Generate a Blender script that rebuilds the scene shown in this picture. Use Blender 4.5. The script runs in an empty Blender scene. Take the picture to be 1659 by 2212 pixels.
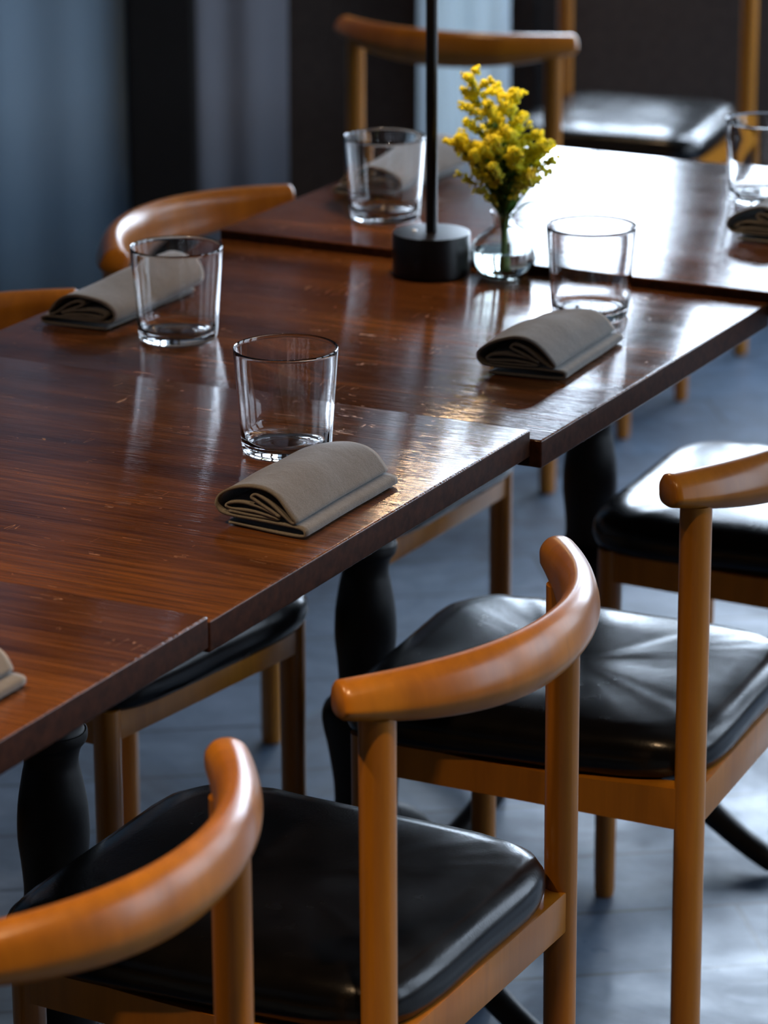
import bpy, bmesh, math, random
from mathutils import Vector, Matrix, noise
random.seed(7)
S = bpy.context.scene
COL = S.collection
R = math.radians
PI = math.pi

# ------------------------------------------------------------------ camera
PITCH, ROLL, FPX, CAM_H = 17.659, -0.148, 7434.0, 1.6209
cam_d = bpy.data.cameras.new('camera')
cam = bpy.data.objects.new('camera', cam_d); COL.objects.link(cam)
cam.location = (0, 0, CAM_H)
cam.rotation_mode = 'XYZ'
cam.matrix_world = (Matrix.Translation((0, 0, CAM_H)) @ Matrix.Rotation(R(90 - PITCH), 4, 'X')
                    @ Matrix.Rotation(R(ROLL), 4, 'Z'))
cam_d.sensor_fit = 'VERTICAL'
cam_d.sensor_height = 36.0
cam_d.sensor_width = 36.0
cam_d.lens = FPX * 36.0 / 2212
cam_d.clip_end = 60
cam_d.dof.use_dof = True
cam_d.dof.focus_distance = 2.93
cam_d.dof.aperture_fstop = 7.0
cam_d.dof.aperture_blades = 9
S.camera = cam

# ------------------------------------------------------------------ colour management
S.view_settings.view_transform = 'Standard'
S.view_settings.look = 'None'
S.view_settings.gamma = 1.0
S.view_settings.use_curve_mapping = False
S.view_settings.exposure = 0.16
S.cycles.use_denoising = True
S.cycles.max_bounces = 14
S.cycles.transmission_bounces = 14
S.cycles.transparent_max_bounces = 8
S.cycles.sample_clamp_indirect = 6.0
S.cycles.blur_glossy = 0.4

# ------------------------------------------------------------------ world (outside daylight)
W = bpy.data.worlds.new('world'); S.world = W; W.use_nodes = True
bg = W.node_tree.nodes['Background']
bg.inputs[0].default_value = (0.55, 0.68, 0.9, 1)
bg.inputs[1].default_value = 0.02

# light strengths (tuned together)
WIN_BACK = 17.0       # windows in the back wall
WIN_RIGHT = 5.0      # windows in the right wall
WARM = 4.5

def lamp_obj(name, kind, loc, energy, color, size=0.1, rot=(0, 0, 0), spot=None, size_y=None, blend=.8):
    d = bpy.data.lights.new(name, kind); d.energy = energy; d.color = color
    if kind == 'AREA':
        d.size = size
        if size_y: d.shape = 'RECTANGLE'; d.size_y = size_y
        else: d.shape = 'DISK'
    elif kind == 'SPOT':
        d.spot_size = spot; d.spot_blend = blend; d.shadow_soft_size = size
    else: d.shadow_soft_size = size
    o = bpy.data.objects.new(name, d); COL.objects.link(o)
    o.location = loc; o.rotation_euler = rot
    return o

# ------------------------------------------------------------------ table frame
A_ = R(62.8447)
U = Vector((math.cos(A_), math.sin(A_), 0))      # along the row of tables, away from the camera
V = Vector((math.sin(A_), -math.cos(A_), 0))     # across the tables, towards the near side
def P(u, v, z=0): return U * u + V * v + Vector((0, 0, z))

# ================================================================== materials
def new_mat(name):
    m = bpy.data.materials.new(name); m.use_nodes = True
    nt = m.node_tree; b = nt.nodes['Principled BSDF']
    return m, nt, b
def N(nt, t, **kw):
    n = nt.nodes.new(t)
    for k, v in kw.items():
        if k.startswith('i_'):
            key = k[2:]
            key = int(key) if key.isdigit() else key.replace('_', ' ')
            n.inputs[key].default_value = v
        else: setattr(n, k, v)
    return n
def L(nt, a, b): nt.links.new(a, b)
def coords(nt, scale, out='Object', rot=(0, 0, 0)):
    tc = N(nt, 'ShaderNodeTexCoord'); mp = N(nt, 'ShaderNodeMapping')
    mp.inputs['Scale'].default_value = scale; mp.inputs['Rotation'].default_value = rot
    L(nt, tc.outputs[out], mp.inputs[0]); return mp.outputs[0]
def ramp(nt, fac, stops):
    r = N(nt, 'ShaderNodeValToRGB'); e = r.color_ramp.elements
    while len(e) > 2: e.remove(e[-1])
    while len(e) < len(stops): e.new(0.5)
    for el, (p, c) in zip(e, stops):
        el.position = p; el.color = (c[0], c[1], c[2], 1) if isinstance(c, tuple) else (c, c, c, 1)
    L(nt, fac, r.inputs[0]); return r.outputs[0]
def mix(nt, fac, a, b, mode='MIX'):
    m = N(nt, 'ShaderNodeMix', data_type='RGBA', blend_type=mode)
    for s, x in ((m.inputs[0], fac), (m.inputs[6], a), (m.inputs[7], b)):
        if hasattr(x, 'type') and hasattr(x, 'links'): L(nt, x, s)
        elif isinstance(x, (int, float)): s.default_value = x
        else: s.default_value = (*x, 1)
    return m.outputs[2]
def bump(nt, b, h, strength, dist, prev=None):
    n = N(nt, 'ShaderNodeBump'); n.inputs['Strength'].default_value = strength; n.inputs['Distance'].default_value = dist
    L(nt, h, n.inputs['Height'])
    if prev is not None: L(nt, prev, n.inputs['Normal'])
    L(nt, n.outputs[0], b.inputs['Normal']); return n.outputs[0]
def noise_tex(nt, vec, scale, detail=4, rough=.55, dist=0.0):
    n = N(nt, 'ShaderNodeTexNoise'); n.inputs['Scale'].default_value = scale; n.inputs['Detail'].default_value = detail
    n.inputs['Roughness'].default_value = rough; n.inputs['Distortion'].default_value = dist
    L(nt, vec, n.inputs['Vector']); return n.outputs[0]
def math_(nt, op, a, b=0.0, c=None):
    n = N(nt, 'ShaderNodeMath', operation=op)
    for i, x in enumerate((a, b) if c is None else (a, b, c)):
        if hasattr(x, 'links'): L(nt, x, n.inputs[i])
        else: n.inputs[i].default_value = x
    return n.outputs[0]

def mat_table(seed=0.0, name='varnished_table_wood'):
    m, nt, b = new_mat(name)
    tc = N(nt, 'ShaderNodeTexCoord')
    off = N(nt, 'ShaderNodeVectorMath', operation='ADD'); off.inputs[1].default_value = (seed, seed * 1.7, 0)
    L(nt, tc.outputs['Object'], off.inputs[0])
    def mp(scale, rot=0.0):
        q = N(nt, 'ShaderNodeMapping'); q.inputs['Scale'].default_value = scale; q.inputs['Rotation'].default_value = (0, 0, rot)
        L(nt, off.outputs[0], q.inputs[0]); return q.outputs[0]
    big = noise_tex(nt, mp((9, 1.1, 9)), 1.0, 5, .6, .8)          # broad figure, grain runs along y
    fine = noise_tex(nt, mp((150, 5, 60)), 1.0, 6, .65, .3)
    pore = noise_tex(nt, mp((520, 9, 300)), 1.0, 3, .5)
    c1 = ramp(nt, big, [(.28, (.060, .020, .007)), (.50, (.145, .052, .015)), (.74, (.27, .102, .026))])
    c2 = ramp(nt, fine, [(.32, (.28, .22, .18)), (.60, (1, 1, 1))])
    c = mix(nt, .75, c1, c2, 'MULTIPLY')
    pm = ramp(nt, pore, [(.35, 0.3), (.47, 1.0)])
    c = mix(nt, .7, c, pm, 'MULTIPLY')
    # worn scratches: thin bright lines where stretched noise crosses one value, masked in patches
    def scr(scale, rot, lo, w, mask_scale, mlo):
        n = noise_tex(nt, mp(scale, rot), 1.0, 2, .5)
        d = math_(nt, 'ABSOLUTE', math_(nt, 'SUBTRACT', n, lo))
        line = math_(nt, 'LESS_THAN', d, w)
        k = noise_tex(nt, mp((mask_scale,) * 3, .4 + rot), 1.0, 3, .6)
        return math_(nt, 'MULTIPLY', line, math_(nt, 'GREATER_THAN', k, mlo))
    s1 = scr((48, 3.2, 20), .06, .52, .0028, 19, .625)
    s4 = scr((90, 9, 20), .02, .48, .0035, 30, .64)
    s2 = scr((5, 70, 20), .5, .5, .0030, 16, .65)
    s3 = scr((60, 6, 20), -.8, .5, .0026, 13, .645)
    sp = noise_tex(nt, mp((150, 90, 60)), 1.0, 2, .5)
    spk = noise_tex(nt, mp((7, 7, 7)), 1.0, 2, .5)
    spots = math_(nt, 'MULTIPLY', math_(nt, 'GREATER_THAN', sp, .785), math_(nt, 'GREATER_THAN', spk, .52))
    sc = math_(nt, 'MAXIMUM', math_(nt, 'MAXIMUM', s1, s2), math_(nt, 'MAXIMUM', s3, spots))
    sc = math_(nt, 'MAXIMUM', sc, math_(nt, 'MULTIPLY', s4, .6))
    c = mix(nt, math_(nt, 'MULTIPLY', sc, .6), c, (.46, .27, .16))
    L(nt, c, b.inputs['Base Color'])
    rr = noise_tex(nt, mp((30, 6, 10)), 1.0, 4, .6)
    ro = math_(nt, 'ADD', math_(nt, 'MULTIPLY', rr, .12), .05)
    ro = math_(nt, 'ADD', ro, math_(nt, 'MULTIPLY', sc, .3))
    L(nt, ro, b.inputs['Roughness'])
    b.inputs['Specular IOR Level'].default_value = .55
    b.inputs['Coat Weight'].default_value = .15; b.inputs['Coat Roughness'].default_value = .06
    n0 = bump(nt, b, fine, .20, .0006)
    n1 = bump(nt, b, pore, .6, .0006, n0)
    und = noise_tex(nt, mp((45, 22, 20)), 1.0, 2, .5)
    bump(nt, b, und, .12, .0008, n1)
    return m

def mat_chair_wood():
    m, nt, b = new_mat('amber_chair_wood')
    v = coords(nt, (60, 60, 5))
    v2 = coords(nt, (9, 9, 1.2))
    g = noise_tex(nt, v, 1.0, 5, .6, .6); g2 = noise_tex(nt, v2, 1.0, 3, .5, .5)
    c = ramp(nt, g2, [(.25, (.28, .092, .006)), (.55, (.41, .150, .009)), (.8, (.50, .200, .015))])
    c = mix(nt, .45, c, ramp(nt, g, [(.3, .55), (.6, 1.0)]), 'MULTIPLY')
    L(nt, c, b.inputs['Base Color'])
    b.inputs['Roughness'].default_value = .30
    b.inputs['Coat Weight'].default_value = .12; b.inputs['Coat Roughness'].default_value = .14
    bump(nt, b, g, .06, .0005)
    return m

def mat_leather():
    m, nt, b = new_mat('black_leather')
    v = coords(nt, (1, 1, 1))
    vo = N(nt, 'ShaderNodeTexVoronoi'); vo.inputs['Scale'].default_value = 420; L(nt, v, vo.inputs['Vector'])
    n1 = noise_tex(nt, v, 14, 5, .6); n2 = noise_tex(nt, v, 60, 4, .6)
    L(nt, ramp(nt, n1, [(.3, (.002, .002, .0024)), (.75, (.006, .0052, .005))]), b.inputs['Base Color'])
    L(nt, math_(nt, 'ADD', math_(nt, 'MULTIPLY', n1, .22), .13), b.inputs['Roughness'])
    b.inputs['Specular IOR Level'].default_value = .38
    k = bump(nt, b, vo.outputs[0], .10, .0004)
    k = bump(nt, b, n2, .10, .0008, k)
    bump(nt, b, n1, .10, .003, k)
    return m

def mat_fabric():
    m, nt, b = new_mat('grey_linen')
    v = coords(nt, (1, 1, 1))
    n1 = noise_tex(nt, v, 900, 2, .6); n2 = noise_tex(nt, v, 22, 4, .6)
    c = ramp(nt, n1, [(.3, (.098, .088, .076)), (.7, (.155, .141, .124))])
    c = mix(nt, .35, c, ramp(nt, n2, [(.3, .72), (.7, 1.0)]), 'MULTIPLY')
    L(nt, c, b.inputs['Base Color']); b.inputs['Roughness'].default_value = .92
    b.inputs['Sheen Weight'].default_value = .35; b.inputs['Sheen Roughness'].default_value = .5
    k = bump(nt, b, n1, .5, .0005)
    bump(nt, b, n2, .3, .005, k)
    return m

def mat_simple(name, col, rough, metal=0.0, spec=.5, bs=0.0, bscale=200, var=.0, coat=0.0, sss=0):
    m, nt, b = new_mat(name)
    v = coords(nt, (1, 1, 1)); n = noise_tex(nt, v, bscale, 4, .6)
    lo = tuple(x * (1 - var) for x in col); hi = tuple(min(1, x * (1 + var)) for x in col)
    L(nt, ramp(nt, n, [(.3, lo), (.7, hi)]), b.inputs['Base Color'])
    b.inputs['Roughness'].default_value = rough; b.inputs['Metallic'].default_value = metal
    b.inputs['Specular IOR Level'].default_value = spec
    b.inputs['Coat Weight'].default_value = coat
    if sss: b.inputs['Subsurface Weight'].default_value = sss; b.inputs['Subsurface Radius'].default_value = (.004, .003, .001)
    if bs: bump(nt, b, n, bs, .001)
    return m

def mat_glass(name='clear_glass', col=(1, 1, 1), ior=1.48):
    m, nt, b = new_mat(name)
    b.inputs['Base Color'].default_value = (*col, 1); b.inputs['Roughness'].default_value = 0.0
    b.inputs['Transmission Weight'].default_value = 1.0; b.inputs['IOR'].default_value = ior
    n = noise_tex(nt, coords(nt, (1, 1, 1)), 30, 1, .5)
    bump(nt, b, n, .008, .001)
    return m

def mat_floor():
    m, nt, b = new_mat('dark_slate_floor')
    tc = N(nt, 'ShaderNodeTexCoord'); mp = N(nt, 'ShaderNodeMapping'); mp.inputs['Rotation'].default_value = (0, 0, R(-8))
    L(nt, tc.outputs['Object'], mp.inputs[0])
    n1 = noise_tex(nt, mp.outputs[0], 2.6, 6, .62, .8); n2 = noise_tex(nt, mp.outputs[0], 26, 5, .6)
    br = N(nt, 'ShaderNodeTexBrick'); br.inputs['Scale'].default_value = 1.0
    br.inputs['Mortar Size'].default_value = .004; br.inputs['Mortar Smooth'].default_value = .3
    br.inputs['Brick Width'].default_value = .9; br.inputs['Row Height'].default_value = .16
    L(nt, mp.outputs[0], br.inputs['Vector'])
    c = ramp(nt, n1, [(.32, (.020, .034, .058)), (.5, (.075, .115, .175)), (.68, (.17, .225, .31))])
    c = mix(nt, .5, c, ramp(nt, n2, [(.3, .5), (.7, 1.0)]), 'MULTIPLY')
    c = mix(nt, math_(nt, 'MULTIPLY', br.outputs['Fac'], .7), c, (.012, .013, .016))
    L(nt, c, b.inputs['Base Color'])
    L(nt, ramp(nt, n1, [(.32, .60), (.5, .42), (.68, .24)]), b.inputs['Roughness'])
    b.inputs['Specular IOR Level'].default_value = .46
    k = bump(nt, b, br.outputs['Fac'], -.4, .002)
    k = bump(nt, b, n2, .25, .002, k)
    bump(nt, b, n1, .3, .006, k)
    return m

def mat_emit(name, col, st):
    m = bpy.data.materials.new(name); m.use_nodes = True; nt = m.node_tree; nt.nodes.clear()
    e = N(nt, 'ShaderNodeEmission'); o = N(nt, 'ShaderNodeOutputMaterial')
    e.inputs[0].default_value = (*col, 1); e.inputs[1].default_value = st
    L(nt, e.outputs[0], o.inputs[0]); return m

def mat_curtain(name, c0, c1):
    m, nt, b = new_mat(name)
    n = noise_tex(nt, coords(nt, (6, 6, .5)), 1.0, 4, .6); n2 = noise_tex(nt, coords(nt, (1, 1, 1)), 500, 2, .5)
    L(nt, ramp(nt, n, [(.3, c0), (.7, c1)]), b.inputs['Base Color']); b.inputs['Roughness'].default_value = .8
    bump(nt, b, n2, .2, .0006); return m

M = dict(
    wood=mat_chair_wood(), leather=mat_leather(), linen=mat_fabric(), glass=mat_glass(),
    vase=mat_glass('thin_vase_glass', (.97, 1, .99), 1.46), water=mat_glass('water', (.97, 1, .97), 1.33),
    floor=mat_floor(),
    edge=mat_simple('dark_table_edge', (.034, .0115, .005), .5, 0, .08, .15, 120, .45, 0),
    iron=mat_simple('black_cast_iron', (.006, .005, .005), .5, 0, .25, .3, 90, .3),
    lamp=mat_simple('matt_black_metal', (.006, .005, .005), .34, 0, .25, .05, 300, .1),
    brass=mat_simple('steel_button', (.8, .78, .74), .25, 1.0),
    blossom=mat_simple('goldenrod_yellow', (1.0, .88, .06), .7, 0, .3, .3, 700, .12, 0, 0),
    bud=mat_simple('goldenrod_bud', (.55, .50, .05), .7, 0, .3, .3, 600, .35),
    stem=mat_simple('green_stem', (.10, .17, .03), .55, 0, .4, .2, 300, .35),
    leaf=mat_simple('green_leaf', (.07, .17, .03), .45, 0, .5, .2, 200, .3),
    wall=mat_simple('dark_umber_wall', (.052, .040, .035), .75, 0, .3, .15, 60, .2),
    panel=mat_simple('near_black_panel', (.008, .007, .007), .6, 0, .4, .1, 60, .2),
    plaster=mat_simple('blue_grey_plaster', (.16, .19, .22), .7, 0, .3, .15, 25, .12),
    greycol=mat_simple('grey_plaster', (.12, .125, .14), .75, 0, .3, .15, 25, .12),
    ceil=mat_simple('dark_ceiling', (.05, .045, .04), .8, 0, .3, .1, 30, .1),
    frame=mat_simple('dark_window_frame', (.02, .02, .022), .5, 0, .4, .1, 60, .1),
    curtain=mat_curtain('blue_curtain', (.30, .45, .60), (.40, .55, .70)),
    shade=mat_simple('lamp_shade_black', (.012, .012, .013), .4),
)

def add_translucent(m, col, k):
    nt = m.node_tree; b = nt.nodes['Principled BSDF']; out = [n for n in nt.nodes if n.type == 'OUTPUT_MATERIAL'][0]
    tr = N(nt, 'ShaderNodeBsdfTranslucent'); tr.inputs[0].default_value = (*col, 1)
    ms = N(nt, 'ShaderNodeMixShader'); ms.inputs[0].default_value = k
    L(nt, b.outputs[0], ms.inputs[1]); L(nt, tr.outputs[0], ms.inputs[2]); L(nt, ms.outputs[0], out.inputs[0])
add_translucent(M['blossom'], (1.0, .95, .14), .45)
add_translucent(M['leaf'], (.25, .5, .05), .3)

# ================================================================== mesh helpers
def link(name, bm, mat, parent=None, smooth=True, loc=None, rotz=None, sharp=None):
    bmesh.ops.recalc_face_normals(bm, faces=bm.faces[:])
    me = bpy.data.meshes.new(name); bm.to_mesh(me); bm.free()
    for mt in (mat if isinstance(mat, (list, tuple)) else [mat]): me.materials.append(mt)
    if smooth:
        for p in me.polygons: p.use_smooth = True
    if sharp is not None:
        try: me.set_sharp_from_angle(angle=R(sharp))
        except Exception: pass
    o = bpy.data.objects.new(name, me); COL.objects.link(o)
    if parent is not None: o.parent = parent
    if loc is not None: o.location = loc
    if rotz is not None: o.rotation_euler = (0, 0, rotz)
    return o
def tag(o, label=None, cat=None, group=None, kind=None):
    if label: o['label'] = label
    if cat: o['category'] = cat
    if group: o['group'] = group
    if kind: o['kind'] = kind
    return o
def empty(name, loc=(0, 0, 0), rotz=0.0):
    o = bpy.data.objects.new(name, None); COL.objects.link(o)
    o.empty_display_size = .1; o.location = loc; o.rotation_euler = (0, 0, rotz); return o
def box(bm, x0, x1, y0, y1, z0, z1, bev=0.0, seg=2):
    r = bmesh.ops.create_cube(bm, size=1.0)
    vs = r['verts']
    for v in vs:
        v.co = Vector(((x0 + x1) / 2 + v.co.x * (x1 - x0), (y0 + y1) / 2 + v.co.y * (y1 - y0), (z0 + z1) / 2 + v.co.z * (z1 - z0)))
    if bev:
        es = list({e for v in vs for e in v.link_edges})
        bmesh.ops.bevel(bm, geom=es, offset=bev, segments=seg, profile=.6, affect='EDGES')
    return vs
def rings(bm, rs, closed=True, cap0=True, cap1=True, loop=False):
    """rs: list of lists of Vector; connects successive rings"""
    vr = [[bm.verts.new(p) for p in r] for r in rs]
    n = len(vr[0])
    m = len(vr)
    for i in range(m if loop else m - 1):
        a, b = vr[i], vr[(i + 1) % m]
        for j in range(n if closed else n - 1):
            k = (j + 1) % n
            try: bm.faces.new((a[j], a[k], b[k], b[j]))
            except ValueError: pass
    if closed and not loop:
        if cap0: bm.faces.new(vr[0][::-1])
        if cap1: bm.faces.new(vr[-1])
    return vr
def lathe(bm, prof, n=48, cx=0.0, cy=0.0, cz=0.0):
    """profile of (r, z); r==0 ends close on the axis"""
    vr = []
    for r, z in prof:
        if r < 1e-6: vr.append([bm.verts.new((cx, cy, cz + z))])
        else: vr.append([bm.verts.new((cx + r * math.cos(2 * PI * j / n), cy + r * math.sin(2 * PI * j / n), cz + z)) for j in range(n)])
    for a, b in zip(vr, vr[1:]):
        if len(a) == 1 and len(b) == 1: continue
        for j in range(n):
            k = (j + 1) % n
            if len(a) == 1: bm.faces.new((a[0], b[k], b[j]))
            elif len(b) == 1: bm.faces.new((a[j], a[k], b[0]))
            else: bm.faces.new((a[j], a[k], b[k], b[j]))
    return vr
def crom(pts, n=6):
    """Catmull-Rom through tuples of any length"""
    out = []
    q = [pts[0]] + list(pts) + [pts[-1]]
    for i in range(1, len(q) - 2):
        for s in range(n):
            t = s / n
            out.append(tuple(.5 * (2 * b + (-a + c) * t + (2 * a - 5 * b + 4 * c - d) * t * t + (-a + 3 * b - 3 * c + d) * t ** 3)
                             for a, b, c, d in zip(q[i - 1], q[i], q[i + 1], q[i + 2])))
    out.append(tuple(pts[-1])); return out
def tube(bm, pts, radii, n=10, cap=True):
    pts = [Vector(p) for p in pts]
    if not hasattr(radii, '__len__'): radii = [radii] * len(pts)
    rs = []; up = None
    for i, p in enumerate(pts):
        t = (pts[min(i + 1, len(pts) - 1)] - pts[max(i - 1, 0)]).normalized()
        if up is None:
            up = Vector((0, 0, 1)) if abs(t.z) < .9 else Vector((1, 0, 0))
        s = t.cross(up).normalized(); up = s.cross(t).normalized()
        rs.append([p + (s * math.cos(2 * PI * j / n) + up * math.sin(2 * PI * j / n)) * radii[i] for j in range(n)])
    rings(bm, rs, cap0=cap, cap1=cap)

# ================================================================== the setting
WY = 6.42
def struct(name, bm, mat, **k): return tag(link(name, bm, mat, smooth=False, **k), kind='structure')
bm = bmesh.new(); box(bm, -3.2, 3.6, -2.6, WY + .3, -.1, 0); struct('floor', bm, M['floor'])
bm = bmesh.new(); box(bm, -3.2, 3.6, -2.6, WY + .3, 3.0, 3.1); struct('ceiling', bm, M['ceil'])
bm = bmesh.new(); box(bm, -3.3, -3.2, -2.6, WY + .3, 0, 3.0); struct('wall_left', bm, M['plaster'])
bm = bmesh.new(); box(bm, -3.2, 3.6, -2.7, -2.6, 0, 3.0); struct('wall_front', bm, M['wall'])
# back wall, built around its window openings
Z0, Z1 = 0.62, 2.02
wins = [(.245, .575), (.675, 1.30), (1.42, 2.15), (2.27, 3.0)]
bm = bmesh.new()
box(bm, -3.2, wins[0][0], WY, WY + .12, 0, 3.0)
box(bm, wins[0][0], 3.6, WY, WY + .12, 0, Z0)
box(bm, wins[0][0], 3.6, WY, WY + .12, Z1, 3.0)
for (a, b), (c, d) in zip(wins, wins[1:] + [(3.6, 3.6)]): box(bm, b, c, WY, WY + .12, Z0, Z1)
struct('wall_back', bm, M['wall'])
def window(name, x0, x1, z0, z1, y=None, x=None, bars=1, strength=1.0, col=(.68, .82, 1.0)):
    """frame with bars and a bright daylight pane; y given: in the back wall, x given: in the right wall (x0..x1 runs along Y)"""
    bm = bmesh.new(); bp = bmesh.new(); t = .025
    def bx(m_, a, b, c, d, e, g): 
        if y is not None: box(m_, a, b, y + e, y + g, c, d)
        else: box(m_, x + e, x + g, a, b, c, d)
    bx(bm, x0, x1, z0, z0 + t, .0, .10); bx(bm, x0, x1, z1 - t, z1, .0, .10)
    bx(bm, x0, x0 + t, z0, z1, 0, .10); bx(bm, x1 - t, x1, z0, z1, 0, .10)
    for k in range(bars):
        c = x0 + (x1 - x0) * (k + 1) / (bars + 1); bx(bm, c - .010, c + .010, z0, z1, .03, .07)
    bx(bp, x0 + .01, x1 - .01, z0 + .01, z1 - .01, .05, .055)
    f = tag(link(name, bm, M['frame'], smooth=False), kind='structure')
    link('pane', bp, mat_emit('daylight_' + name, col, strength), f, smooth=False)
    return f
window('window_1', *wins[0], Z0, Z1, y=WY, bars=1, strength=WIN_BACK)
window('window_2', *wins[1], Z0, Z1, y=WY, bars=1, strength=WIN_BACK)
window('window_3', *wins[2], Z0, Z1, y=WY, bars=1, strength=WIN_BACK)
window('window_4', *wins[3], Z0, Z1, y=WY, bars=1, strength=WIN_BACK)
# right wall with its own windows
rw = [(1.6, 2.6), (3.0, 4.2), (4.6, 5.8)]
XR = 3.6; RZ0, RZ1 = .55, 2.6
bm = bmesh.new()
box(bm, XR, XR + .12, -2.6, WY + .3, 0, RZ0); box(bm, XR, XR + .12, -2.6, WY + .3, RZ1, 3.0)
ys = [-2.6] + [c for w in rw for c in w] + [WY + .3]
for k in range(0, len(ys), 2): box(bm, XR, XR + .12, ys[k], ys[k + 1], RZ0, RZ1)
struct('wall_right', bm, M['wall'])
for k, (a, b) in enumerate(rw):
    window('window_%d' % (5 + k), a, b, RZ0, RZ1, x=XR, bars=2, strength=WIN_RIGHT)
# darker trim strips and pilasters on the back wall
bm = bmesh.new(); box(bm, -.475, -.345, WY - .10, WY, 0, 3.0, .01); struct('trim_1', bm, M['panel'])
bm = bmesh.new(); box(bm, .285, .345, WY - .05, WY, 0, .61, .006); struct('trim_2', bm, M['panel'])
# ================================================================== curtains and panels at the back
def sheer_mat():
    m = mat_curtain('pale_sheer_curtain', (.52, .62, .75), (.62, .72, .84)); nt = m.node_tree
    b = nt.nodes['Principled BSDF']; out = [n for n in nt.nodes if n.type == 'OUTPUT_MATERIAL'][0]
    tr = N(nt, 'ShaderNodeBsdfTranslucent'); tr.inputs[0].default_value = (.74, .80, .80, 1)
    ms = N(nt, 'ShaderNodeMixShader'); ms.inputs[0].default_value = .5
    L(nt, b.outputs[0], ms.inputs[1]); L(nt, tr.outputs[0], ms.inputs[2]); L(nt, ms.outputs[0], out.inputs[0]); return m
def curtain(name, x0, x1, y, mat, amp, waves, label, cat='curtain', ph=0.0, round_right=0.0):
    bm = bmesh.new(); n = 96; pts = []
    for i in range(n + 1):
        t = i / n; x = x0 + (x1 - x0) * t
        yy = y - amp * (.5 + .5 * math.sin(ph + waves * 2 * PI * t)) - amp * .3 * math.sin(2.3 * waves * 2 * PI * t + 1)
        if round_right: yy += round_right * max(0, (t - .45) / .55) ** 2
        pts.append((x, yy))
    loop = [(a, b) for a, b in pts] + [(a, b + .012) for a, b in reversed(pts)]
    rs = []
    for z in [0.02, .4, .8, 1.2, 1.6, 2.0, 2.4, 2.9]:
        rs.append([Vector((a + .004 * math.sin(z * 2 + a * 9), b, z)) for a, b in loop])
    rings(bm, rs)
    return tag(link(name, bm, mat), label, cat)
curtain('curtain', -2.6, -.475, WY - .07, M['curtain'], .016, 6, 'wide slate blue curtain at the back left, left of the black pillar')
curtain('curtain', -.345, -.175, WY - .05, mat_curtain('grey_curtain', (.20, .22, .27), (.27, .28, .32)), .012, .8,
        'narrow grey blue curtain just right of the black pillar', ph=2.2, round_right=.045)
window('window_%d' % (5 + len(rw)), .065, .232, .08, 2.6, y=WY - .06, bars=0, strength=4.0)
curtain('curtain', .060, .236, WY - .10, sheer_mat(), .014, 1.5, 'narrow pale blue curtain strip behind the yellow flowers', ph=1.0)

# ================================================================== tables
def make_table(label, u0, u1, v0, v1, ztop, seed, foot_rot, ped=(0, 0), th=.026):
    uc, vc = (u0 + u1) / 2, (v0 + v1) / 2
    t = empty('dining_table', P(uc, vc, 0), A_)          # local x runs along U, local y along -V
    tag(t, label, 'table', 'square dark wood tables pushed together in a row')
    du, dv = (u1 - u0) / 2 - .0008, (v1 - v0) / 2
    bm = bmesh.new(); box(bm, -du, du, -dv, dv, ztop - th, ztop, .0022, 3); bm.normal_update()
    for f in bm.faces: f.material_index = 1 if abs(f.normal.z) < .5 else 0
    link('tabletop', bm, [mat_table(seed), M['edge']], t, sharp=40)
    bm = bmesh.new()
    prof = [(0, .10), (.050, .10), (.056, .13), (.050, .17), (.036, .20), (.034, .24), (.040, .285), (.0465, .318), (.043, .335), (.031, .345),
            (.0285, .360), (.0300, .385), (.0325, .41), (.0315, .44), (.027, .468), (.0245, .482), (.027, .495), (.0325, .503), (.033, .512), (.029, .52),
            (.031, .60), (.034, ztop - th - .02), (.05, ztop - th - .012), (0, ztop - th - .012)]
    lathe(bm, prof[:1] + crom(prof[1:-2], 4) + prof[-2:], 40, ped[0], ped[1])
    link('pedestal', bm, M['iron'], t, sharp=50)
    bm = bmesh.new(); box(bm, ped[0] - .2, ped[0] + .2, ped[1] - .03, ped[1] + .03, ztop - th - .013, ztop - th - .001, .002)
    box(bm, ped[0] - .03, ped[0] + .03, ped[1] - .2, ped[1] + .2, ztop - th - .0135, ztop - th - .0012, .002)
    link('support_bracket', bm, M['iron'], t, sharp=40)
    for k in range(4):
        a = foot_rot + k * PI / 2
        path = crom([(.03, .20), (.07, .175), (.12, .115), (.18, .062), (.235, .034), (.275, .020), (.290, .012)], 5)
        rad = crom([(.016,), (.018,), (.017,), (.016,), (.0145,), (.014,), (.011,)], 5)
        bm = bmesh.new()
        tube(bm, [(ped[0] + r * math.cos(a), ped[1] + r * math.sin(a), z) for r, z in path], [x[0] for x in rad], 12)
        link('foot', bm, M['iron'], t)
    return t
VF = -1.888
FR = -PI / 2 - R(17)      # local -y is +V ; turned a little towards the camera
make_table('dark wood table at lower left whose raised corner meets the next one', 1.545, 2.130, VF, -1.242, .7545, 3.1, FR)
make_table('dark wood table under the sharp front water glass and napkin', 2.130, 2.712, VF, -1.242, .7500, 0.0, FR, (-.02, 0))
make_table('dark wood table carrying the black lamp base and flower vase', 2.7125, 3.284, VF, -1.232, .7400, 7.7, FR)
make_table('farthest dark wood table with a raised front edge, shining white from the windows', 3.2845, 3.872, -1.892, -1.150, .7500, 12.4, FR, (0, .04))

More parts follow.
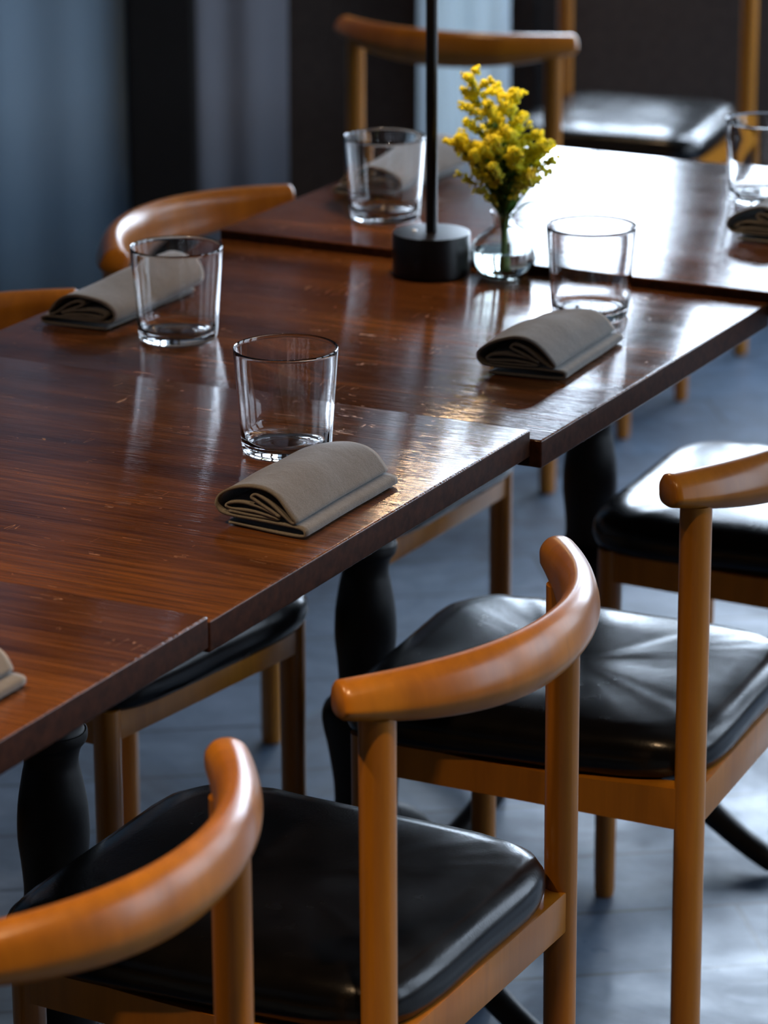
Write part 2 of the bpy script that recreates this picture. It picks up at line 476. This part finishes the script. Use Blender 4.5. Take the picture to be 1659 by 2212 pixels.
# ================================================================== chairs
HW = .1700   # half spacing of the rear legs
def backrest_bm():
    bm = bmesh.new(); rs = []; n = 56; m = 20
    for i in range(n + 1):
        t = -1 + 2 * i / n
        q = abs(t)
        x = .196 * math.sin(t * 1.2) / math.sin(1.2)
        # tangent
        def pos(tt):
            xx = .196 * math.sin(tt * 1.2) / math.sin(1.2)
            return Vector((xx, -.017 + .083 * (1 - abs(xx / .196) ** 2.1), 0))
        y = pos(t).y
        tg = (pos(t + .01) - pos(t - .01)).normalized(); nr = Vector((tg.y, -tg.x, 0))
        if nr.y < 0: nr = -nr      # outward = backwards
        mid = max(0.0, math.cos(q * PI / 2)) ** 1.1
        hh = .0150 + .0135 * mid                      # half height
        ww = .0160 - .0015 * mid                      # half thickness
        zc = .7105 - .009 * mid
        lean = -.010 * mid                            # the lower edge tucks in
        ctrl = [(-1, -.5), (-1, .35), (-.55, .92), (.15, 1.0), (.75, .66), (1.08, .05), (1.14, -.36), (.62, -.84), (-.2, -1.0), (-.8, -.86)]
        ctrl = ctrl + ctrl[:1]; sm = crom(ctrl, 4)[:-1]
        ring = []
        for a_, b_ in sm:
            px, pz = a_ * ww, b_ * hh
            if pz < 0: px += lean * (-b_) * .6
            ring.append(Vector((x, y, zc)) + nr * px + Vector((0, 0, pz)))
        m = len(ring)
        if i in (0, n):
            c = sum(ring, Vector()) / m
            inner = [c + (p - c) * .86 - (tg * .0025 if i == 0 else -tg * .0025) for p in ring]
            rs.append(inner if i == 0 else ring); rs.append(ring if i == 0 else inner)
        else: rs.append(ring)
    rings(bm, rs); return bm
def seat_bm(seed=0):
    """upholstered pad: rounded trapezoid with soft edge roll, sagging sides and faint creases"""
    bm = bmesh.new(); nx = 40; 
    prof = [(0.90, -.006), (0.955, -.003), (.985, .004), (1.0, .014), (.995, .026), (.965, .036), (.90, .0425), (.80, .0450), (.55, .0445), (.28, .0430), (0, .0425)]
    def outline(a):
        ca, sa = math.cos(a), math.sin(a)
        e = .33
        x = math.copysign(abs(ca) ** e, ca); y = math.copysign(abs(sa) ** e, sa)
        w = .178 + .006 * (-y)
        return x * w, -.176 + y * (.188)
    n = 96; vr = []
    for s, z in prof:
        if s == 0: vr.append([bm.verts.new((0, -.176, .4205 + z))]); continue
        row = []
        for j in range(n):
            x, y = outline(2 * PI * j / n)
            px, py = x * s, -.176 + (y + .176) * s
            dz = 0
            if z > .002:
                dz = .0022 * noise.noise(Vector((px * 14 + seed, py * 14, 3))) + .0012 * noise.noise(Vector((px * 40, py * 40 + seed, 1)))
            bulge = .0035 * noise.noise(Vector((px * 9, py * 9, seed + 5))) if .0 < z < .04 else 0
            f = 1 + bulge / .2
            # the pad dips at its sides, following the scooped rails
            sag = -.004 * math.cos(min(1, abs(py + .176) / .19) * PI / 2) * (s ** 4)
            row.append(bm.verts.new((px * f, -.176 + (py + .176) * f, .4205 + z + dz + (sag if z > .01 else 0))))
        vr.append(row)
    for a, b in zip(vr, vr[1:]):
        for j in range(n):
            k = (j + 1) % n
            if len(b) == 1: bm.faces.new((a[j], a[k], b[0]))
            else: bm.faces.new((a[j], a[k], b[k], b[j]))
    bm.faces.new(vr[0][::-1]); return bm
def leg_bm(x, y, ztop, r0, r1, dx=0, dy=0):
    bm = bmesh.new(); rs = []; n = 24
    for z, r in [(0, r0 * .86), (.004, r0 * .96), (.01, r0), (ztop * .5, (r0 + r1) / 2 * 1.01), (ztop, r1)]:
        k = 1 - z / .68
        rs.append([Vector((x + dx * k + r * math.cos(2 * PI * j / n), y + dy * k + r * math.sin(2 * PI * j / n), z)) for j in range(n)])
    rings(bm, rs); return bm
def make_chair():
    t = empty('dining_chair')
    W_, Lm = M['wood'], M['leather']
    for s in (-1, 1):
        link('leg', leg_bm(s * HW, 0, .693, .0136, .0146, 0, .003), W_, t, sharp=60)
        link('leg', leg_bm(s * (HW - .014), -.330, .4195, .0120, .0140), W_, t, sharp=60)
    bm = bmesh.new(); box(bm, -HW + .004, HW - .004, -.012, .011, .382, .420, .002); link('rear_rail', bm, W_, t, sharp=40)
    bm = bmesh.new(); box(bm, -HW + .022, HW - .022, -.341, -.319, .386, .4195, .002); link('front_rail', bm, W_, t, sharp=40)
    for s in (-1, 1):
        bm = bmesh.new(); rs = []
        for i in range(17):
            q = i / 16; y = -.006 - .32 * q; xc = s * (HW - .001 - .012 * q)
            top = .4205 - .006 * math.sin(q * PI); bot = .380 + .004 * q
            rs.append([Vector((xc - .010, y, bot)), Vector((xc + .010, y, bot)), Vector((xc + .010, y, top)), Vector((xc - .010, y, top))])
        rings(bm, rs); link('side_rail', bm, W_, t, smooth=False)
    link('seat', seat_bm(), Lm, t)
    link('backrest', backrest_bm(), W_, t, sharp=70)
    return t
def copy_tree(o, parent=None):
    c = o.copy(); COL.objects.link(c)
    if parent is not None: c.parent = parent
    for ch in list(o.children): copy_tree(ch, c)
    return c
proto = make_chair(); used = [False]
def place_chair(loc, rot, label, group='amber wood chairs with black leather seats'):
    o = proto if not used[0] else copy_tree(proto); used[0] = True
    o.location = loc; o.rotation_euler = (0, 0, rot); tag(o, label, 'chair', group); return o
NEAR, FAR = A_ + PI, A_
place_chair(P(1.785, -1.129), NEAR + R(-1), 'amber chair at bottom left, its curved back cut by the photo edge')
place_chair(P(2.314, -1.106), NEAR, 'amber chair at bottom centre, whole curved back rail in sharp view')
place_chair(P(2.909, -1.103), NEAR + R(4), 'amber chair at right whose scuffed black seat shows behind two posts')
place_chair(P(3.520, -1.112), NEAR + R(2), 'chair at right edge whose black seat shines almost white')
place_chair(P(2.262, -2.000), FAR - R(4), 'far side chair at left edge, mostly hidden by the lower left table')
place_chair(P(2.868, -1.985), FAR - R(7), 'far side chair whose orange back rail ends at the left picture edge')
place_chair(P(3.432, -2.012), FAR - R(1.5), 'far side chair whose pale curved back rises behind the left napkin')
place_chair((.108, 5.275, 0), A_ + PI / 2, 'blurred chair seen from behind beyond the far table, above the flowers')
place_chair((.486, 6.09, 0), R(-21.1), 'blurred chair with pale shining seat beyond the far table at upper right')

# ================================================================== tumblers
def tumbler_bm():
    bm = bmesh.new(); H = .0945
    out = [(0, .0010), (.030, .0010), (.0365, .0000), (.0388, .0014), (.0397, .005), (.0404, .012)] + \
          [(.0404 + .0058 * k / 6, .012 + (H - .014) * k / 6) for k in range(1, 7)] + [(.0463, H - .0006)]
    inn = [(.0458, H), (.0450, H - .001), (.0446, H - .004)] + [(.0446 - .0058 * k / 6, H - .004 - (H - .020) * k / 6) for k in range(1, 7)] + \
          [(.0372, .0112), (.0345, .0080), (.027, .0058), (.014, .0060), (0, .0066)]
    lathe(bm, out + inn, 72); return bm
g0 = [None]
def tumbler(u, v, z, label):
    if g0[0] is None:
        o = link('water_glass', tumbler_bm(), M['glass'], sharp=60); g0[0] = o
    else:
        o = g0[0].copy(); COL.objects.link(o)
    o.location = P(u, v, z + .0003); o.rotation_euler = (0, 0, random.random() * 6)
    tag(o, label, 'glass', 'clear tumblers on the tables')
tumbler(2.555, -1.407, .75, 'sharp clear tumbler nearest the camera, behind the front napkin')
tumbler(2.882, -1.710, .74, 'clear tumbler at left, in front of the left rolled napkin')
tumbler(3.152, -1.378, .74, 'clear tumbler right of the flower vase, behind a rolled napkin')
tumbler(3.420, -1.752, .75, 'clear tumbler left of the black lamp pole, in front of a blurred napkin')
tumbler(3.700, -1.400, .75, 'clear tumbler cut by the right edge of the photo on the far table')

# ================================================================== napkins
def napkin_bm(length, seed=0.0, squash=1.0):
    bm = bmesh.new(); th = .0011
    path = [(-7.5, .28), (-4, .22), (-.5, .24), (.05, .55), (-.5, .92), (-4, .98), (-7.6, 1.0), (-8.45, 1.3), (-8.75, 1.9), (-8.5, 2.55), (-7.7, 3.15),
            (-6.5, 3.65), (-5.0, 3.95), (-3.6, 3.75), (-2.3, 2.95), (-1.35, 1.95), (-.95, 1.42), (-1.35, 1.30), (-2.3, 1.85),
            (-3.8, 2.85), (-4.9, 3.25), (-5.35, 3.0), (-4.9, 2.65), (-3.3, 1.95), (-2.5, 1.62), (-4.2, 2.05), (-6.2, 2.25), (-7.4, 2.05),
            (-7.75, 1.75), (-7.2, 1.55), (-5.0, 1.62), (-2.6, 1.35), (-5.0, 1.25), (-7.4, 1.32)]
    base = crom(path, 4)
    m = 30
    rows_o = []
    for i in range(m + 1):
        t = i / m; y = -length / 2 + length * t
        row = []
        for k, (a, b) in enumerate(base):
            x, z = a * .01, b * .01
            hgt = max(0, (z - .011)) / .028
            # the roll slackens and leans towards the far end
            slump = 1 - .22 * t * t - .05 * math.sin(t * 5 + seed)
            z2 = .011 + (z - .011) * slump if z > .011 else z
            x2 = x + .006 * t * hgt + .0025 * math.sin(t * 4 + seed) * hgt
            nn = noise.noise(Vector((x * 22 + seed, t * 3.2, z * 22)))
            z2 += .0018 * nn * min(1, hgt * 1.5); x2 += .0016 * noise.noise(Vector((x * 12, t * 2.4 + seed, 9))) 
            yy = y + .006 * (x + .045) / .045 * math.sin(seed * 3) + .0015 * noise.noise(Vector((k * .23, seed, t)))
            if t > .8: yy -= .010 * hgt * (t - .8) / .2 * max(0, (-.02 - x2) / .06)
            row.append(Vector((x2, yy, z2 * squash)))
        rows_o.append(row)
    # thicken the folded sheet
    nb = len(base)
    def offs(row, s):
        o = []
        for k in range(nb):
            d = row[min(k + 1, nb - 1)] - row[max(k - 1, 0)]
            nrm = Vector((-d.z, 0, d.x)); nrm = nrm.normalized() if nrm.length > 1e-9 else Vector((0, 0, 1))
            o.append(row[k] + nrm * s * th)
        return o
    rs = []
    for row in rows_o: rs.append(offs(row, 1) + offs(row, -1)[::-1])
    for i, row in enumerate(rs):
        for p in row: p.z = max(p.z, .0004)
    n = nb
    vr = [[bm.verts.new(p) for p in r] for r in rs]
    T = len(vr[0])
    for a, b in zip(vr, vr[1:]):
        for j in range(T):
            k = (j + 1) % T
            bm.faces.new((a[j], a[k], b[k], b[j]))
    for r in (vr[0], vr[-1]):
        for j in range(n - 1): bm.faces.new((r[j], r[j + 1], r[T - 2 - j], r[T - 1 - j]))
    return bm
def napkin(u, v, z, rot, length, seed, label, squash=1.0):
    """(u, v) is the middle of the folded edge that faces the diner"""
    o = link('folded_napkin', napkin_bm(length, seed, squash), M['linen'], sharp=None)
    o.location = P(u, v, z); o.rotation_euler = (0, 0, rot)
    tag(o, label, 'napkin', 'grey rolled napkins on the tables'); return o
# local x -> +V, local y -> +U : mirrored frame, so local y runs along -U for the near side
NR = A_ - PI / 2
napkin(2.424, -1.272, .75, NR, .166, 1.3, 'grey rolled napkin in sharp focus in front of the nearest tumbler')
napkin(2.980, -1.300, .74, NR + R(3), .158, 2.9, 'grey rolled napkin in front of the tumbler right of the flowers')
napkin(2.960, -1.862, .74, NR + PI, .185, 4.2, 'grey rolled napkin behind the left tumbler, in front of the pale curved chair back')
napkin(3.600, -1.862, .75, NR + PI, .190, 5.1, 'blurred grey napkin seen through the tumbler left of the lamp pole')
napkin(3.575, -1.275, .75, NR, .166, 6.6, 'brown grey napkin below the tumbler at the right edge of the photo')
napkin(1.855, -1.283, .7545, NR, .166, 7.4, 'blurred grey napkin cut by the left edge on the lower left table')

# ================================================================== table lamp
lp = P(3.2405, -1.604, .74)
lamp = empty('table_lamp', lp)
tag(lamp, 'slim black table lamp with a round drum base beside the flower vase', 'lamp')
bm = bmesh.new(); lathe(bm, [(0, .0005), (.0402, .0005), (.0418, .002), (.0420, .004), (.0420, .0445), (.0414, .0458), (.040, .046), (0, .046)], 72)
link('base', bm, M['lamp'], lamp, sharp=35)
bm = bmesh.new(); lathe(bm, [(0, .0455), (.0066, .0455), (.0062, .048), (.0062, .445), (0, .445)], 24); link('pole', bm, M['lamp'], lamp, sharp=35)
bm = bmesh.new(); lathe(bm, [(0, .0458), (.0028, .0458), (.0028, .0470), (.002, .0478), (0, .0478)], 16, -.0185, .002); link('switch_button', bm, M['brass'], lamp, sharp=35)
bm = bmesh.new(); lathe(bm, [(.0075, .452), (.030, .450), (.060, .435), (.082, .405), (.084, .400), (.081, .400), (.058, .431), (.029, .446), (.0075, .447), (.0075, .452)], 48)
link('lamp_shade', bm, M['shade'], lamp)
bm = bmesh.new(); lathe(bm, [(0, .4405), (.028, .4405), (.030, .437), (.028, .434), (0, .433)], 32)
link('light_disc', bm, mat_emit('warm_lamp_disc', (1.0, .66, .36), 46 * WARM), lamp)

# ================================================================== flower vase
vp = P(3.261, -1.528, .74)
vase = empty('bud_vase', vp); vase.scale = (1.15, 1.15, 1.05); tag(vase, 'small round clear glass bud vase of water holding yellow flowers', 'vase')
bm = bmesh.new()
outp = [(0, .0012), (.012, .0008), (.0165, .0004), (.0215, .0025), (.0272, .0095), (.0304, .0185), (.0310, .0265), (.0290, .0355), (.0232, .0435), (.0155, .0490), (.0112, .0530),
        (.0100, .0575), (.0103, .0635), (.0122, .0678), (.0130, .0690)]
innp = [(.0120, .0690), (.0093, .0640), (.0087, .0575), (.0098, .0530), (.0142, .0478), (.0218, .0424), (.0274, .0350), (.0294, .0265), (.0288, .0190), (.0257, .0105), (.0205, .0050), (.012, .0034), (0, .0032)]
lathe(bm, [outp[0]] + crom(outp[1:], 3) + crom(innp[:-1], 3) + [innp[-1]], 56); link('vase_glass', bm, M['vase'], vase)
bm = bmesh.new()
wp = [(0, .0034), (.012, .0036), (.0203, .0052), (.0255, .0107), (.0286, .0192), (.0291, .0250)]
lathe(bm, [wp[0]] + crom(wp[1:], 3) + [(.0285, .0290), (0, .0290)], 56); link('water', bm, M['water'], vase, sharp=50)

# sprigs of goldenrod: stalk, side shoots full of little florets, leaves
def blob(bm, c, r, seg=1, flat=1.0):
    res = bmesh.ops.create_icosphere(bm, subdivisions=seg, radius=r)
    for v in res['verts']:
        k = 1 + .35 * noise.noise(v.co * (2.2 / r) + Vector(c) * 60)
        v.co = Vector((v.co.x * k, v.co.y * k, v.co.z * k * flat)) + Vector(c)
def sprig(label, path, shoots, yellow, seed, leaves=7):
    """path: stalk points in metres relative to the vase foot; shoots: number of side shoots; yellow: part of height in bloom"""
    rnd = random.Random(seed)
    t = empty('goldenrod_sprig', vp); tag(t, label, 'flower', 'yellow goldenrod sprigs in the vase')
    pth = [Vector(p) for p in crom(path, 6)]
    bs, bf, bb = bmesh.new(), bmesh.new(), bmesh.new()
    tube(bs, pth, [.0026 - .0018 * i / len(pth) for i in range(len(pth))], 8)
    H = pth[-1].z
    for s in range(shoots):
        q = s / max(1, shoots - 1)
        z = H * (yellow + (1 - yellow) * q * .97)
        i = min(range(len(pth)), key=lambda k: abs(pth[k].z - z)); p = pth[i]
        ln = (.050 * (1 - q) ** .8 + .012) * rnd.uniform(.75, 1.1)
        az = s * 2.4 + rnd.uniform(-.4, .4) + seed
        d = Vector((math.cos(az), math.sin(az), 0))
        pts = []
        for k in range(6):
            f = k / 5
            pts.append(p + d * (ln * f * .86) + Vector((0, 0, ln * (.75 * f + .05 * f * f - .20 * f ** 3))))
        tube(bs, pts, [.0009 - .0001 * k for k in range(6)], 6)
        nf = int(12 + ln * 680)
        for k in range(nf):
            f = .30 + .70 * (k + rnd.random()) / nf
            j = f * 5; a, b = pts[int(min(j, 4))], pts[int(min(j, 4)) + 1]
            c = a.lerp(b, j - int(min(j, 4)))
            rr = rnd.uniform(.0021, .0037) * (1.1 - .25 * f)
            off = Vector((rnd.uniform(-1, 1), rnd.uniform(-1, 1), rnd.uniform(-.3, 1.5))) * .0040
            green = (q < .36 and rnd.random() < .85 - 1.6 * q) or rnd.random() < .05
            blob(bb if green else bf, c + off, rr * (.72 if green else 1), 1)
    for k in range(26):
        f = k / 25; z = H * (.86 + .14 * f); i = min(range(len(pth)), key=lambda m_: abs(pth[m_].z - z))
        sp_ = .0048 * (1 - .75 * f)
        blob(bf, pth[i] + Vector((rnd.uniform(-1, 1) * sp_, rnd.uniform(-1, 1) * sp_, rnd.uniform(0, .003))), rnd.uniform(.0018, .0028), 1)
    for k in range(leaves * 5):
        bl = bmesh.new()
        z = .066 + (H * yellow - .045) * (k + rnd.random()) / leaves / 5 * 1.5
        i = min(range(len(pth)), key=lambda m_: abs(pth[m_].z - z)); p = pth[i]
        az = k * 2.4 + seed * 1.3; d = Vector((math.cos(az), math.sin(az), 0)); sd = Vector((-d.y, d.x, 0))
        ln = rnd.uniform(.020, .034); w = .0055; rows = []
        for m_ in range(7):
            f = m_ / 6; c = p + d * (ln * f * .55) + Vector((0, 0, ln * (.95 * f - .25 * f * f)))
            ww = w * math.sin(PI * (.08 + .90 * f)) 
            rows.append([c - sd * ww, c + Vector((0, 0, -.0006)), c + sd * ww, c + Vector((0, 0, .0004))])
        rings(bl, rows); link('leaf', bl, M['leaf'], t)
    link('stem', bs, M['stem'], t); tag(link('blossom', bf, M['blossom'], t), kind='stuff')
    if len(bb.verts): tag(link('bud', bb, M['bud'], t), kind='stuff')
    else: bb.free()
    return t
sprig('tallest goldenrod sprig, the left of the two pointed tips', [(.003, 0, .012), (.002, 0, .05), (-.002, .004, .09), (-.014, .006, .15), (-.036, .004, .215)], 19, .47, 1)
sprig('second goldenrod sprig with the right pointed tip', [(.001, .002, .012), (.001, .001, .05), (.003, -.002, .10), (.006, -.003, .15), (.006, 0, .198)], 18, .44, 2)
sprig('low goldenrod sprig leaning out to the left', [(-.001, -.002, .012), (-.001, -.002, .05), (-.008, -.004, .085), (-.026, -.006, .118), (-.050, -.008, .148)], 12, .55, 3, 6)
sprig('greenish goldenrod sprig in bud leaning right', [(.002, -.002, .012), (.002, -.001, .05), (.010, -.002, .085), (.024, -.002, .115), (.040, -.002, .140)], 15, .50, 4, 7)
sprig('short goldenrod sprig at the middle of the bunch', [(0, -.003, .012), (0, -.003, .05), (.002, -.010, .09), (-.004, -.014, .125), (-.008, -.016, .155)], 16, .50, 5, 9)
# one broad leaf leaning right, out of the neck
bm = bmesh.new(); rows = []
for k in range(11):
    f = k / 10; c = Vector((.004 + .034 * f, -.004, .062 + .022 * math.sin(f * 1.9) - .002 * f)); w = .0042 * math.sin(PI * (.06 + .92 * f))
    rows.append([c + Vector((0, -w, .001)), c + Vector((0, 0, -.0006)), c + Vector((0, w, .001)), c + Vector((0, 0, .0003))])
rings(bm, rows)
lf = link('green_leaf', bm, M['leaf']); lf.location = vp
tag(lf, 'single green leaf sticking out right above the vase neck', 'leaf')

# ================================================================== ceiling lamps (warm)
def downlight(x, y, power, label, size=.05, ang=80):
    t = empty('ceiling_lamp', (x, y, 3.0)); tag(t, label, 'lamp', 'warm ceiling lamps')
    bm = bmesh.new(); lathe(bm, [(.030, -.002), (.055, -.002), (.055, -.10), (.051, -.10), (.051, -.008), (.030, -.008), (.030, -.002)], 32)
    link('housing', bm, M['lamp'], t, sharp=40)
    bm = bmesh.new(); lathe(bm, [(0, -.02), (.034, -.02), (.040, -.035), (.034, -.05), (0, -.055)], 24)
    link('bulb', bm, mat_emit('warm_bulb', (1, .62, .3), 12 * WARM), t)
    l = lamp_obj('ceiling_lamp_light', 'SPOT', (0, 0, -.07), power * WARM, (1.0, .66, .36), size, spot=R(ang)); l.parent = t
downlight(.15, 1.6, 32, 'warm ceiling lamp above the near end of the tables')
downlight(-.15, 5.2, 12, 'added warm ceiling lamp that brightens the dark back wall', .05, 70)  # extra lamp, added only to warm and lift the dark back wall
downlight(-1.2, 2.2, 45, 'warm ceiling lamp above the far side chairs')
downlight(1.1, 1.3, 30, 'warm ceiling lamp behind the near chairs')
